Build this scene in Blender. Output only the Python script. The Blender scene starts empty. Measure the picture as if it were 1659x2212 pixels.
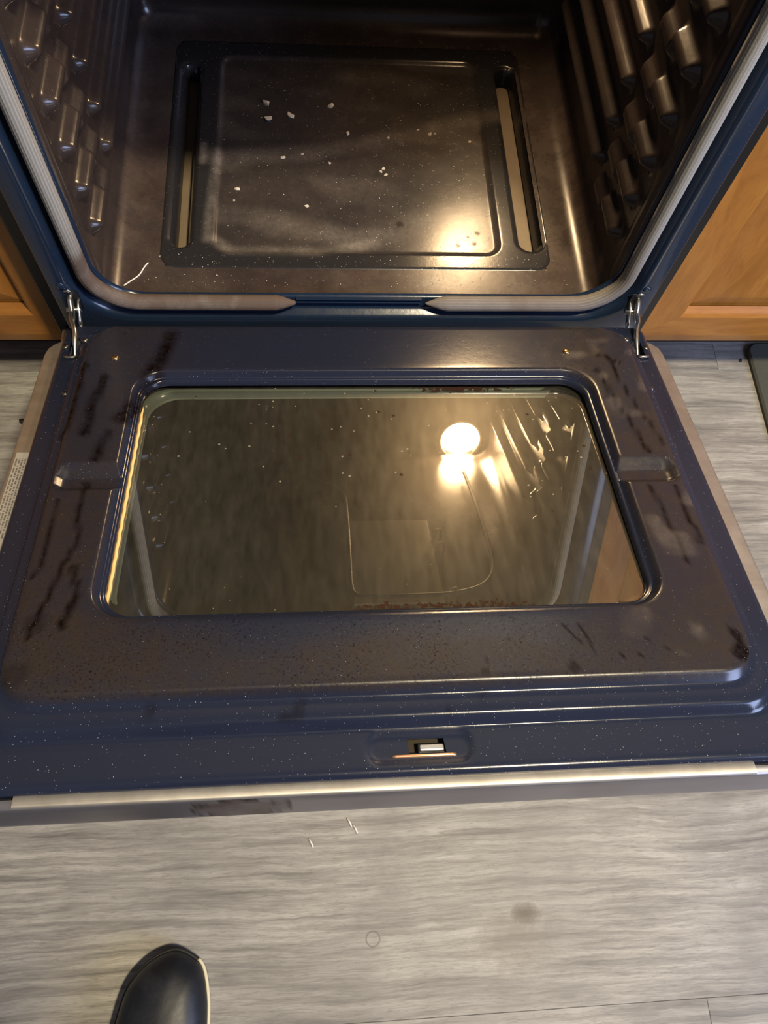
import bpy, bmesh, math, random
import numpy as np
from mathutils import Matrix, Vector
random.seed(7); rng = np.random.default_rng(11)
SC = bpy.context.scene; COL = SC.collection
ZO = 0.25                      # height of the oven's floor above the room floor
TILT = 0.2748                  # the open door rests this far above horizontal
PI = math.pi

# ------------------------------------------------------------------ camera
cam = bpy.data.cameras.new('camera'); co = bpy.data.objects.new('camera', cam); COL.objects.link(co)
co.location = (-0.0542, -0.5938, 0.7651 + ZO); co.rotation_euler = (0.3997, -0.0694, -0.0484)
cam.sensor_fit = 'VERTICAL'; cam.sensor_height = 24; cam.lens = 1660.1 / 2212 * 24
cam.clip_start = 0.01
SC.camera = co
# ------------------------------------------------------------------ world, lights, exposure
W = bpy.data.worlds.new('world'); SC.world = W; W.use_nodes = True
bg = W.node_tree.nodes['Background']; bg.inputs[0].default_value = (0.85, 0.86, 1.0, 1); bg.inputs[1].default_value = 0.16

def area(name, loc, target, size, power, color, size_y=None, shape='DISK'):
    l = bpy.data.lights.new(name, 'AREA'); l.shape = shape; l.size = size
    if size_y: l.size_y = size_y
    l.energy = power; l.color = color
    o = bpy.data.objects.new(name, l); COL.objects.link(o); o.location = loc
    o.rotation_euler = (Vector(target) - Vector(loc)).to_track_quat('-Z', 'Y').to_euler(); return o
area('ceiling_lamp', (0.62, -0.84, 2.40), (0.35, -0.3, 0), 0.20, 68, (1.0, 0.85, 0.58))
area('window_daylight', (1.85, -1.55, 1.45), (-0.2, -0.1, 0.4), 0.9, 46, (0.50, 0.62, 1.0), 1.1, 'RECTANGLE')
SC.view_settings.view_transform = 'Standard'; SC.view_settings.look = 'None'
SC.view_settings.exposure = 0.0; SC.view_settings.gamma = 1.0
SC.view_settings.use_curve_mapping = False

# ------------------------------------------------------------------ node helpers
class NT:
    def __init__(s, name):
        s.m = bpy.data.materials.new(name); s.m.use_nodes = True
        s.t = s.m.node_tree; s.n = s.t.nodes; s.n.clear()
        s.out = s.n.new('ShaderNodeOutputMaterial')
    def put(s, sock, v):
        if v is None: return
        if hasattr(v, 'is_output'): s.t.links.new(v, sock)
        else:
            if isinstance(v, tuple) and len(v) == 3 and sock.type == 'RGBA': v = v + (1,)
            sock.default_value = v
    def coord(s, kind='Object', scale=(1, 1, 1), rot=(0, 0, 0), loc=(0, 0, 0)):
        c = s.n.new('ShaderNodeTexCoord'); m = s.n.new('ShaderNodeMapping')
        m.inputs['Scale'].default_value = scale; m.inputs['Rotation'].default_value = rot; m.inputs['Location'].default_value = loc
        s.t.links.new(c.outputs[kind], m.inputs[0]); return m.outputs[0]
    def noise(s, vec, scale, detail=4, rough=.55, dist=0., out=0):
        n = s.n.new('ShaderNodeTexNoise'); s.put(n.inputs['Vector'], vec)
        n.inputs['Scale'].default_value = scale; n.inputs['Detail'].default_value = detail
        n.inputs['Roughness'].default_value = rough; n.inputs['Distortion'].default_value = dist
        return n.outputs[out]
    def voro(s, vec, scale, out='Distance', rnd=1.):
        n = s.n.new('ShaderNodeTexVoronoi'); s.put(n.inputs['Vector'], vec); n.inputs['Scale'].default_value = scale
        n.inputs['Randomness'].default_value = rnd
        return n.outputs[out]
    def ramp(s, fac, pts, interp='LINEAR'):
        n = s.n.new('ShaderNodeValToRGB'); s.put(n.inputs[0], fac); e = n.color_ramp.elements; n.color_ramp.interpolation = interp
        while len(e) < len(pts): e.new(.5)
        for k, (p, c) in enumerate(pts):
            e[k].position = p; e[k].color = (c if isinstance(c, tuple) else (c, c, c)) + (1,)
        return n.outputs[0]
    def math(s, op, a, b=None, c=None, clamp=False):
        n = s.n.new('ShaderNodeMath'); n.operation = op; n.use_clamp = clamp
        for i, v in enumerate((a, b, c)): s.put(n.inputs[i], v)
        return n.outputs[0]
    def mix(s, fac, a, b, mode='MIX'):
        n = s.n.new('ShaderNodeMix'); n.data_type = 'RGBA'; n.blend_type = mode
        s.put(n.inputs[0], fac); s.put(n.inputs[6], a); s.put(n.inputs[7], b); return n.outputs[2]
    def attr(s, name):
        n = s.n.new('ShaderNodeAttribute'); n.attribute_name = name; return n.outputs['Fac']
    def objrand(s):
        return s.n.new('ShaderNodeObjectInfo').outputs['Random']
    def bump(s, h, strength=.2, dist=.001):
        n = s.n.new('ShaderNodeBump'); s.put(n.inputs['Height'], h)
        n.inputs['Strength'].default_value = strength; n.inputs['Distance'].default_value = dist; return n.outputs[0]
    def bsdf(s, color=None, rough=.5, metal=0., spec=None, normal=None, **kw):
        n = s.n.new('ShaderNodeBsdfPrincipled')
        s.put(n.inputs['Base Color'], color); s.put(n.inputs['Roughness'], rough); s.put(n.inputs['Metallic'], metal)
        if spec is not None: s.put(n.inputs['Specular IOR Level'], spec)
        if normal is not None: s.put(n.inputs['Normal'], normal)
        for k, v in kw.items(): s.put(n.inputs[k.replace('_', ' ')], v)
        s.t.links.new(n.outputs[0], s.out.inputs[0]); return n

def flat(name, color, rough=.5, metal=0., spec=None):
    t = NT(name); t.bsdf(color, rough, metal, spec); return t.m

# ------------------------------------------------------------------ materials
def enamel(name, base, grime, rough=.2, fleck=.35, spec=.5, attr=True, fleck_scale=500, mott=.35):
    t = NT(name); v = t.coord('Object')
    g = t.noise(v, 38, 6, .65, .4); g2 = t.noise(v, 150, 4, .7)
    gm = t.math('ADD', t.math('MULTIPLY', t.math('SUBTRACT', g, .5), 1.5), t.math('MULTIPLY', t.math('SUBTRACT', g2, .5), .8))
    if attr:
        a = t.attr('grime')
        gf = t.math('MULTIPLY', a, t.math('ADD', .85, gm), clamp=True)
    else:
        gf = t.math('ADD', mott, t.math('MULTIPLY', gm, .6), clamp=True)
    c = t.mix(gf, base, grime)
    if attr:
        d = t.attr('dark'); dn = t.math('MULTIPLY', d, t.math('ADD', .75, t.math('MULTIPLY', t.math('SUBTRACT', g2, .45), 1.6)), clamp=True)
        c = t.mix(dn, c, (.005, .0028, .0026))
        pp = t.math('MULTIPLY', t.attr('pepper'), t.ramp(t.noise(v, 430, 4, .75), [(.54, 0.), (.66, 1.)]), clamp=True)
        c = t.mix(t.math('MULTIPLY', pp, .8), c, (.006, .004, .004))
        ds = t.attr('dust')
        dsf = t.math('MULTIPLY', ds, t.math('ADD', .55, t.math('MULTIPLY', t.math('SUBTRACT', g2, .4), 1.2)), clamp=True)
        c = t.mix(dsf, c, (.36, .31, .26))
    vo = t.n.new('ShaderNodeTexVoronoi'); t.put(vo.inputs['Vector'], v); vo.inputs['Scale'].default_value = fleck_scale
    sep = t.n.new('ShaderNodeSeparateColor'); t.put(sep.inputs[0], vo.outputs['Color'])
    dot = t.math('LESS_THAN', vo.outputs['Distance'], t.math('ADD', .06, t.math('MULTIPLY', sep.outputs[2], .10)))
    pick = t.math('GREATER_THAN', sep.outputs[0], .50)
    bright = t.math('MULTIPLY', sep.outputs[1], fleck)
    c = t.mix(t.math('MULTIPLY', t.math('MULTIPLY', dot, pick), bright), c, (.75, .78, .85))
    r = t.math('ADD', rough, t.math('MULTIPLY', gf, .12))
    if attr: spec = t.math('MULTIPLY', spec, t.math('SUBTRACT', 1., t.math('MULTIPLY', t.math('MAXIMUM', dn, pp), .92)))
    b = t.bump(t.math('ADD', t.math('MULTIPLY', g2, .5), t.math('MULTIPLY', g, .5)), .12, .0012)
    t.bsdf(c, r, 0, spec, b); return t.m
M = {}
M['door_enamel'] = enamel('door_enamel', (.013, .017, .035), (.026, .0195, .018), .19, .45)
M['frame_enamel'] = enamel('frame_enamel', (.009, .020, .046), (.02, .02, .025), .18, .12, attr=False, mott=.06)
M['cavity_enamel'] = enamel('cavity_enamel', (.019, .017, .018), (.060, .040, .033), .18, .30)
M['panel_enamel'] = enamel('panel_enamel', (.019, .019, .021), (.056, .043, .037), .17, .55, fleck_scale=330)
M['black'] = flat('black_paint', (.006, .006, .007), .35)
M['black_plastic_and_frame_shade'] = flat('black_plastic_and_frame_shade', (.010, .010, .011), .5)
M['dark_metal'] = flat('dark_metal', (.05, .05, .05), .45, .8)
M['zinc'] = flat('zinc_plate', (.62, .62, .58), .28, 1.)
M['screw'] = flat('screw_steel', (.20, .19, .18), .35, 1.)
M['brass'] = flat('brass_screw', (.55, .38, .18), .3, 1.)
M['copper'] = flat('bare_orange_edge', (.80, .45, .27), .35, .8)
M['bolt'] = flat('latch_tongue', (.42, .42, .44), .35, .3)
M['pocket'] = flat('latch_pocket', (.035, .026, .015), .6)
M['gap'] = flat('gap_frame', (.50, .54, .50), .5, .2)
M['tray'] = enamel('tray_enamel', (.24, .18, .12), (.15, .11, .07), .55, .0, attr=False, mott=.4)
M['cream'] = flat('cream_welt', (.62, .56, .38), .6)
M['sole'] = flat('black_rubber', (.010, .010, .012), .6)
M['rim'] = flat('pale_tab', (.75, .70, .60), .4, .6)

def make_steel():
    t = NT('brushed_steel'); v = t.coord('Object', (3, 3, 3))
    n = t.noise(t.coord('Object', (2, 90, 90)), 6, 3); st = t.noise(v, 14, 5, .6)
    c = t.mix(t.ramp(st, [(.35, 0.), (.7, 1.)]), (.60, .57, .52), (.46, .42, .37))
    t.bsdf(c, t.math('ADD', .42, t.math('MULTIPLY', n, .15)), .9, None, t.bump(n, .05, .0004)); return t.m
M['steel'] = make_steel()
def make_front_face():
    t = NT('steel_edge_stained'); v = t.coord('Object')
    st = t.noise(v, 22, 5, .6)
    a = t.attr('grime'); f = t.math('MULTIPLY', a, t.ramp(st, [(.30, .35), (.62, 1.)]), clamp=True)
    c = t.mix(f, (.36, .35, .38), (.16, .115, .10))
    ed = t.attr('dark'); c = t.mix(ed, c, (.03, .015, .008))
    t.bsdf(c, t.math('ADD', .30, t.math('MULTIPLY', f, .25)), .85); return t.m
M['steel_face'] = make_front_face()

def make_glass():
    t = NT('dusty_window_glass'); v = t.coord('Object')
    tr = t.n.new('ShaderNodeBsdfTransparent'); tr.inputs[0].default_value = (.55, .58, .54, 1)
    gl = t.n.new('ShaderNodeBsdfGlossy'); gl.inputs['Roughness'].default_value = .012; gl.inputs[0].default_value = (1, .97, .9, 1)
    hz = t.n.new('ShaderNodeBsdfGlossy'); hz.inputs['Roughness'].default_value = .36; hz.inputs[0].default_value = (.95, .86, .70, 1)
    df = t.n.new('ShaderNodeBsdfDiffuse'); df.inputs[0].default_value = (.55, .50, .40, 1)
    big = t.noise(v, 7, 4, .6); fine = t.noise(t.coord('Object', (1, .25, 1)), 120, 3, .7)
    lw = t.n.new('ShaderNodeFresnel'); lw.inputs[0].default_value = 1.5
    m1 = t.n.new('ShaderNodeMixShader'); t.put(m1.inputs[0], t.math('ADD', .20, lw.outputs[0], clamp=True))
    t.t.links.new(tr.outputs[0], m1.inputs[1]); t.t.links.new(gl.outputs[0], m1.inputs[2])
    m2 = t.n.new('ShaderNodeMixShader'); t.put(m2.inputs[0], t.math('ADD', .022, t.math('MULTIPLY', fine, .045)))
    t.t.links.new(m1.outputs[0], m2.inputs[1]); t.t.links.new(hz.outputs[0], m2.inputs[2])
    m3 = t.n.new('ShaderNodeMixShader')
    vo = t.n.new('ShaderNodeTexVoronoi'); t.put(vo.inputs['Vector'], v); vo.inputs['Scale'].default_value = 130
    sp = t.n.new('ShaderNodeSeparateColor'); t.put(sp.inputs[0], vo.outputs['Color'])
    rad = t.math('MULTIPLY', sp.outputs[2], .16)
    dot = t.math('MULTIPLY', t.math('LESS_THAN', vo.outputs['Distance'], rad), t.math('GREATER_THAN', sp.outputs[0], .66))
    dust = t.math('ADD', t.math('ADD', .005, t.math('MULTIPLY', t.math('MULTIPLY', big, fine), .12)), t.math('MULTIPLY', dot, .35), clamp=True)
    t.put(m3.inputs[0], dust)
    t.t.links.new(m2.outputs[0], m3.inputs[1]); t.t.links.new(df.outputs[0], m3.inputs[2])
    # baked-on spots and the brown rim of grime
    m4 = t.n.new('ShaderNodeMixShader'); br = t.n.new('ShaderNodeBsdfDiffuse'); br.inputs[0].default_value = (.042, .022, .014, 1)
    a = t.attr('grime'); sn = t.noise(v, 260, 3, .7)
    vs = t.n.new('ShaderNodeTexVoronoi'); t.put(vs.inputs['Vector'], t.coord('Object', (1, 1, 1), loc=(3.1, 1.7, 0))); vs.inputs['Scale'].default_value = 62
    s2 = t.n.new('ShaderNodeSeparateColor'); t.put(s2.inputs[0], vs.outputs['Color'])
    spot = t.math('MULTIPLY', t.math('LESS_THAN', vs.outputs['Distance'], t.math('MULTIPLY', s2.outputs[2], .12)), t.math('GREATER_THAN', s2.outputs[0], .7))
    t.put(m4.inputs[0], t.math('ADD', t.math('MULTIPLY', spot, .85), t.math('GREATER_THAN', t.math('MULTIPLY', a, sn), .33), clamp=True))
    t.t.links.new(m3.outputs[0], m4.inputs[1]); t.t.links.new(br.outputs[0], m4.inputs[2])
    t.t.links.new(m4.outputs[0], t.out.inputs[0]); return t.m
M['glass'] = make_glass()
def make_outer_glass():
    t = NT('outer_window_glass'); t.bsdf((.014, .015, .013), .35, 0, .15); return t.m
M['outer_glass'] = make_outer_glass()

def make_gasket():
    t = NT('woven_gasket'); v = t.coord('Object')
    a = t.attr('grime'); n = t.noise(v, 45, 4, .6); w = t.noise(v, 900, 2)
    f = t.math('MULTIPLY', a, t.math('ADD', .55, n), clamp=True)
    c = t.mix(f, (.44, .43, .41), (.12, .07, .05))
    c = t.mix(t.math('MULTIPLY', w, .5), c, (.12, .11, .10)); c = t.mix(t.math('MULTIPLY', t.attr('ridge'), .55), c, (.10, .09, .085))
    t.bsdf(c, .85, 0, .2, t.bump(w, .4, .0006)); return t.m
M['gasket'] = make_gasket()

def make_plank():
    t = NT('greige_plank'); o = t.objrand()
    cm = t.n.new('ShaderNodeCombineXYZ'); t.put(cm.inputs[0], t.math('MULTIPLY', o, 37.)); t.put(cm.inputs[1], t.math('MULTIPLY', o, 11.))
    va = t.n.new('ShaderNodeVectorMath'); va.operation = 'ADD'
    t.put(va.inputs[0], t.coord('Object')); t.put(va.inputs[1], cm.outputs[0])
    wob = t.noise(va.outputs[0], 3.6, 5, .6)
    sc = t.n.new('ShaderNodeVectorMath'); sc.operation = 'MULTIPLY'; t.put(sc.inputs[0], va.outputs[0]); sc.inputs[1].default_value = (1.0, 19., 1)
    ad = t.n.new('ShaderNodeVectorMath'); ad.operation = 'ADD'; t.put(ad.inputs[0], sc.outputs[0])
    cw = t.n.new('ShaderNodeCombineXYZ'); t.put(cw.inputs[1], t.math('MULTIPLY', wob, .55)); t.put(ad.inputs[1], cw.outputs[0])
    g1 = t.noise(ad.outputs[0], 4.6, 10, .72, .25); 
    s2 = t.n.new('ShaderNodeVectorMath'); s2.operation = 'MULTIPLY'; t.put(s2.inputs[0], ad.outputs[0]); s2.inputs[1].default_value = (3, 4., 1)
    g2 = t.noise(s2.outputs[0], 9, 6, .75, .3)
    big = t.noise(va.outputs[0], 5.5, 4, .6, .6)
    c = t.ramp(g1, [(.30, (.11, .102, .094)), (.43, (.25, .235, .215)), (.56, (.40, .38, .345)), (.75, (.53, .515, .485))])
    c = t.mix(t.math('MULTIPLY', t.ramp(g2, [(.30, 1.), (.52, 0.)]), .55), c, (.16, .145, .13))
    fl_ = t.noise(t.coord('Object', (6, 40, 1)), 9, 5, .75)
    c = t.mix(t.math('MULTIPLY', t.ramp(fl_, [(.34, 1.), (.47, 0.)]), .5), c, (.13, .12, .11))
    c = t.mix(t.math('MULTIPLY', t.ramp(big, [(.34, 1.), (.60, 0.)]), .55), c, (.155, .146, .138))
    # dark knots and small ring marks at their places on the floor
    gm = t.n.new('ShaderNodeNewGeometry').outputs['Position']
    def spot(x, y, rx, ry, p0, p1, warp=.35):
        s = t.n.new('ShaderNodeVectorMath'); s.operation = 'SUBTRACT'; t.put(s.inputs[0], gm); s.inputs[1].default_value = (x, y, 0)
        m = t.n.new('ShaderNodeVectorMath'); m.operation = 'MULTIPLY'; t.put(m.inputs[0], s.outputs[0]); m.inputs[1].default_value = (1 / rx, 1 / ry, 0)
        l = t.n.new('ShaderNodeVectorMath'); l.operation = 'LENGTH'; t.put(l.inputs[0], m.outputs[0])
        d = l.outputs['Value']
        if warp: d = t.math('ADD', d, t.math('MULTIPLY', t.math('SUBTRACT', t.noise(gm, 60, 4, .7), .5), warp * 2))
        return t.ramp(d, [(p0, 1.), (p1, 0.)])
    c = t.mix(t.math('MULTIPLY', spot(.180, -.690, .022, .014, .25, 1., .5), .85), c, (.085, .066, .052))
    c = t.mix(t.math('MULTIPLY', spot(.165, -.715, .06, .040, .2, 1., 1.0), .5), c, (.17, .14, .115))
    def ring(x, y, r, k):
        a_ = spot(x, y, r, r, .86, .99, 0); b_ = spot(x, y, r * .8, r * .8, .86, .99, 0)
        return t.math('MULTIPLY', t.math('SUBTRACT', a_, b_, clamp=True), k)
    c = t.mix(ring(-.002, -.706, .0095, .55), c, (.08, .07, .06))
    c = t.mix(ring(.284, -.049, .008, .6), c, (.16, .15, .12))
    c = t.mix(1., c, t.ramp(o, [(0., .88), (1., 1.06)]), 'MULTIPLY')
    t.bsdf(c, t.math('ADD', .42, t.math('MULTIPLY', g2, .15)), 0, .35, t.bump(g2, .12, .0006)); return t.m
M['plank'] = make_plank()
M['subfloor'] = flat('subfloor', (.05, .045, .04), .9)

def make_wood(name, scale):
    t = NT(name); w = t.noise(t.coord('Object', scale), 7, 7, .62, .9); f = t.noise(t.coord('Object', tuple(2.6 * s for s in scale)), 26, 4, .6)
    b = t.noise(t.coord('Object'), 9, 3)
    c = t.ramp(w, [(.28, (.25, .096, .016)), (.5, (.37, .152, .028)), (.72, (.44, .195, .040))])
    c = t.mix(t.math('MULTIPLY', t.ramp(f, [(.33, 1.), (.5, 0.)]), .35), c, (.27, .10, .02))
    c = t.mix(t.math('MULTIPLY', t.ramp(b, [(.3, 1.), (.5, 0.)]), .25), c, (.30, .13, .03))
    t.bsdf(c, .34, 0, .45, t.bump(f, .06, .0005)); return t.m
M['oak_v'] = make_wood('honey_oak_upright', (5, 5, .8)); M['oak_h'] = make_wood('honey_oak_rail', (.8, 5, 5))
M['oak_dark'] = flat('cabinet_toe', (.05, .025, .01), .7)
def make_mat():
    t = NT('grey_mat'); n = t.noise(t.coord('Object'), 500, 3, .7)
    t.bsdf(t.mix(n, (.055, .055, .045), (.095, .095, .08)), .8, 0, .3, t.bump(n, .5, .001)); return t.m
M['mat'] = make_mat()
def make_leather():
    t = NT('black_leather'); n = t.noise(t.coord('Object'), 120, 5, .65); w = t.noise(t.coord('Object'), 22, 4, .6)
    c = t.mix(t.ramp(w, [(.5, 0.), (.75, 1.)]), (.007, .008, .012), (.022, .024, .032))
    t.bsdf(c, t.math('ADD', .36, t.math('MULTIPLY', n, .2)), 0, .45, t.bump(n, .2, .0008)); return t.m
M['leather'] = make_leather()
def make_label():
    t = NT('printed_label'); u = t.coord('UV')
    sx = t.n.new('ShaderNodeSeparateXYZ'); t.put(sx.inputs[0], u)
    line = t.math('GREATER_THAN', t.math('FRACT', t.math('MULTIPLY', sx.outputs[0], 6.)), .42)
    word = t.noise(t.coord('UV', (1, 1, 1)), 1, 0)
    cell = t.n.new('ShaderNodeTexNoise'); cb = t.n.new('ShaderNodeCombineXYZ')
    t.put(cb.inputs[0], t.math('FLOOR', t.math('MULTIPLY', sx.outputs[0], 6.))); t.put(cb.inputs[1], t.math('MULTIPLY', sx.outputs[1], 42.))
    t.put(cell.inputs['Vector'], cb.outputs[0]); cell.inputs['Scale'].default_value = 1.; cell.inputs['Detail'].default_value = 3
    ink = t.math('MULTIPLY', line, t.math('GREATER_THAN', cell.outputs[0], .47))
    rows = t.math('LESS_THAN', sx.outputs[1], .93)
    ink = t.math('MULTIPLY', t.math('MULTIPLY', ink, rows), t.math('GREATER_THAN', sx.outputs[1], .12))
    c = t.mix(t.math('MULTIPLY', ink, .8), (.42, .40, .38), (.10, .095, .09))
    t.bsdf(c, .45, .2); return t.m
M['label'] = make_label()
M['crumb'] = flat('pale_crumb', (.62, .56, .46), .8)
M['burnt'] = flat('burnt_crumb', (.012, .009, .007), .7)
M['thread'] = flat('pale_thread', (.75, .70, .66), .6)
M['wall'] = flat('wall_paint', (.42, .40, .37), .8)
M['element'] = flat('broil_element', (.05, .045, .045), .5, .4)
M['plate'] = flat('ceiling_plate', (.42, .39, .33), .30, .5)
M['ctop'] = flat('worktop', (.22, .20, .18), .35)
M['cook'] = flat('cooktop_glass', (.01, .01, .012), .08)
def make_lamp():
    t = NT('lit_lamp'); e = t.n.new('ShaderNodeEmission'); e.inputs[0].default_value = (1., .68, .36, 1); e.inputs[1].default_value = 310
    t.t.links.new(e.outputs[0], t.out.inputs[0]); return t.m
M['lamp'] = make_lamp()
M['cloth'] = flat('dark_cloth', (.022, .024, .030), .9); M['skin'] = flat('skin', (.42, .25, .18), .55); M['hair'] = flat('hair', (.03, .02, .014), .6)

# ------------------------------------------------------------------ mesh helpers
def link(name, me, mat, parent=None, loc=None, smooth=True):
    o = bpy.data.objects.new(name, me); COL.objects.link(o)
    if mat is not None: me.materials.append(mat)
    if smooth: me.shade_smooth()
    if loc is not None: o.location = loc
    if parent is not None: adopt(o, parent)
    return o
def world_of(o):
    m = o.matrix_basis.copy()
    return (world_of(o.parent) @ o.matrix_parent_inverse @ m) if o.parent else m
def adopt(o, p):
    inv = world_of(p).inverted(); o.parent = p; o.matrix_parent_inverse = inv
def mesh(name, v, f):
    me = bpy.data.meshes.new(name); me.from_pydata([tuple(map(float, p)) for p in v], [], f); me.validate(); me.update(); return me
def tag(o, label=None, cat=None, group=None, kind=None):
    for k, v in (('label', label), ('category', cat), ('group', group), ('kind', kind)):
        if v: o[k] = v
    return o
def empty(name, loc):
    o = bpy.data.objects.new(name, None); COL.objects.link(o); o.location = loc; o.empty_display_size = .05; return o
def fattr(me, name, arr):
    a = me.attributes.new(name, 'FLOAT', 'POINT'); a.data.foreach_set('value', np.asarray(arr, dtype=np.float32))

def box_me(x0, x1, y0, y1, z0, z1, bev=0., seg=2):
    bm = bmesh.new(); bmesh.ops.create_cube(bm, size=1)
    for v in bm.verts:
        v.co = ((x0 + x1) / 2 + v.co.x * (x1 - x0), (y0 + y1) / 2 + v.co.y * (y1 - y0), (z0 + z1) / 2 + v.co.z * (z1 - z0))
    if bev: bmesh.ops.bevel(bm, geom=bm.edges[:], offset=bev, segments=seg, affect='EDGES', profile=.5)
    me = bpy.data.meshes.new('box'); bm.to_mesh(me); bm.free(); return me
def box(name, b, mat, parent=None, bev=0.):
    me = box_me(*b, bev=bev); return link(name, me, mat, parent, smooth=False)

def rrect(x0, x1, y0, y1, r, nx, ny, nc):
    """rounded rectangle, counter-clockwise from the lower left; the same count of points for every size"""
    P = []
    def line(a, b, n):
        for i in range(n):
            t = i / n; P.append((a[0] + (b[0] - a[0]) * t, a[1] + (b[1] - a[1]) * t))
    def arc(cx, cy, a0):
        for i in range(nc):
            a = a0 + PI / 2 * i / nc; P.append((cx + r * math.cos(a), cy + r * math.sin(a)))
    line((x0 + r, y0), (x1 - r, y0), nx); arc(x1 - r, y0 + r, -PI / 2)
    line((x1, y0 + r), (x1, y1 - r), ny); arc(x1 - r, y1 - r, 0)
    line((x1 - r, y1), (x0 + r, y1), nx); arc(x0 + r, y1 - r, PI / 2)
    line((x0, y1 - r), (x0, y0 + r), ny); arc(x0 + r, y0 + r, PI)
    return np.array(P)
def bridge(nl, n, closed=True, flip=False):
    F = []
    for k in range(nl - 1):
        for i in range(n if closed else n - 1):
            j = (i + 1) % n; q = (k * n + i, k * n + j, (k + 1) * n + j, (k + 1) * n + i)
            F.append(q[::-1] if flip else q)
    return F
def tube(path, rad, n=10, closed=False, flat=(1, 1), ridges=0):
    path = np.array(path, float); m = len(path); V = []
    T = np.zeros_like(path)
    for i in range(m):
        a = path[(i - 1) % m] if closed or i > 0 else path[0]; b = path[(i + 1) % m] if closed or i < m - 1 else path[-1]
        T[i] = (b - a) / (np.linalg.norm(b - a) + 1e-12)
    up = np.array([0, 0, 1.]) if abs(T[0][2]) < .9 else np.array([0, 1., 0])
    U = np.cross(T[0], up); U /= np.linalg.norm(U)
    for i in range(m):
        U = U - T[i] * (U @ T[i]); U /= np.linalg.norm(U); B = np.cross(T[i], U)
        r = rad[i] if hasattr(rad, '__len__') else rad
        for k in range(n):
            a = 2 * PI * k / n; rr = r * (1 - (.13 if ridges and k % 2 else 0))
            V.append(path[i] + U * (rr * flat[0] * math.cos(a)) + B * (rr * flat[1] * math.sin(a)))
    F = bridge(m + (1 if closed else 0), n) if not closed else [tuple((q % (m * n)) for q in f) for f in bridge(m + 1, n)]
    if not closed: F += [tuple(range(n))[::-1], tuple(range((m - 1) * n, m * n))]
    return V, F
def smooth_path(P, n=8):
    P = [np.array(p, float) for p in P]; Q = [P[0]] + P + [P[-1]]; out = []
    for i in range(1, len(Q) - 2):
        a, b, c, d = Q[i - 1:i + 3]
        for k in range(n):
            t = k / n; out.append(.5 * (2 * b + (c - a) * t + (2 * a - 5 * b + 4 * c - d) * t * t + (3 * b - a - 3 * c + d) * t ** 3))
    out.append(P[-1]); return out
def lathe(name, prof, mat, parent, mtx, n=20, smooth=True):
    V = []; 
    for r, z in prof:
        for k in range(n): V.append(mtx @ Vector((r * math.cos(2 * PI * k / n), r * math.sin(2 * PI * k / n), z)))
    F = bridge(len(prof), n) + [tuple(range((len(prof) - 1) * n, len(prof) * n)), tuple(range(n))[::-1]]
    me = mesh(name, V, F); return link(name, me, mat, parent, smooth=smooth)
def sstep(x, a, b):
    t = np.clip((x - a) / (b - a), 0, 1); return t * t * (3 - 2 * t)
def vnoise(x, y, s, seed=0):
    """cheap smooth value noise on arrays"""
    r = np.random.default_rng(seed).random((64, 64)); u = x * s; v = y * s
    i = np.floor(u).astype(int); j = np.floor(v).astype(int); fu = u - i; fv = v - j
    fu = fu * fu * (3 - 2 * fu); fv = fv * fv * (3 - 2 * fv); g = lambda a, b: r[a % 64, b % 64]
    return (g(i, j) * (1 - fu) + g(i + 1, j) * fu) * (1 - fv) + (g(i, j + 1) * (1 - fu) + g(i + 1, j + 1) * fu) * fv
def seg_dist(x, y, pts):
    d = np.full(np.shape(x), 9.)
    for (ax, ay), (bx, by) in zip(pts[:-1], pts[1:]):
        dx, dy = bx - ax, by - ay; t = np.clip(((x - ax) * dx + (y - ay) * dy) / (dx * dx + dy * dy + 1e-12), 0, 1)
        d = np.minimum(d, np.hypot(x - ax - t * dx, y - ay - t * dy))
    return d

# ------------------------------------------------------------------ setting
FL = link('floor', box_me(-2.2, 2.2, -2.4, 1.0, -.03, -.006), M['subfloor'], smooth=False); tag(FL, kind='structure')
pw = .860 / 3; y0 = -.788 - 3 * pw; pl_shared = {}
def plank(x0, x1, ya, yb):
    key = (round(x1 - x0, 4), round(yb - ya, 4))
    if key not in pl_shared:
        w, d = (x1 - x0) / 2, (yb - ya) / 2
        pl_shared[key] = box_me(-w + .00012, w - .00012, -d + .00012, d - .00012, -.006, 0, .0004, 1); pl_shared[key].materials.append(M['plank'])
    o = bpy.data.objects.new('plank', pl_shared[key]); COL.objects.link(o); o.location = ((x0 + x1) / 2, (ya + yb) / 2, 0); adopt(o, FL)
cuts = {2: .384, 6: .592, 3: .71, 4: -.74, 5: .95}
for r in range(8):
    ya = y0 + r * pw; c = cuts.get(r, (-.55 + .37 * (r * 5 % 7)) % 1.2 - .5)
    for x0 in (c - 2.44, c - 1.22, c, c + 1.22):
        plank(x0, x0 + 1.22, ya, ya + pw)
WB = link('wall_back', box_me(-2.2, 2.2, .72, .80, 0, 2.5), M['wall'], smooth=False); tag(WB, kind='structure')

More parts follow.
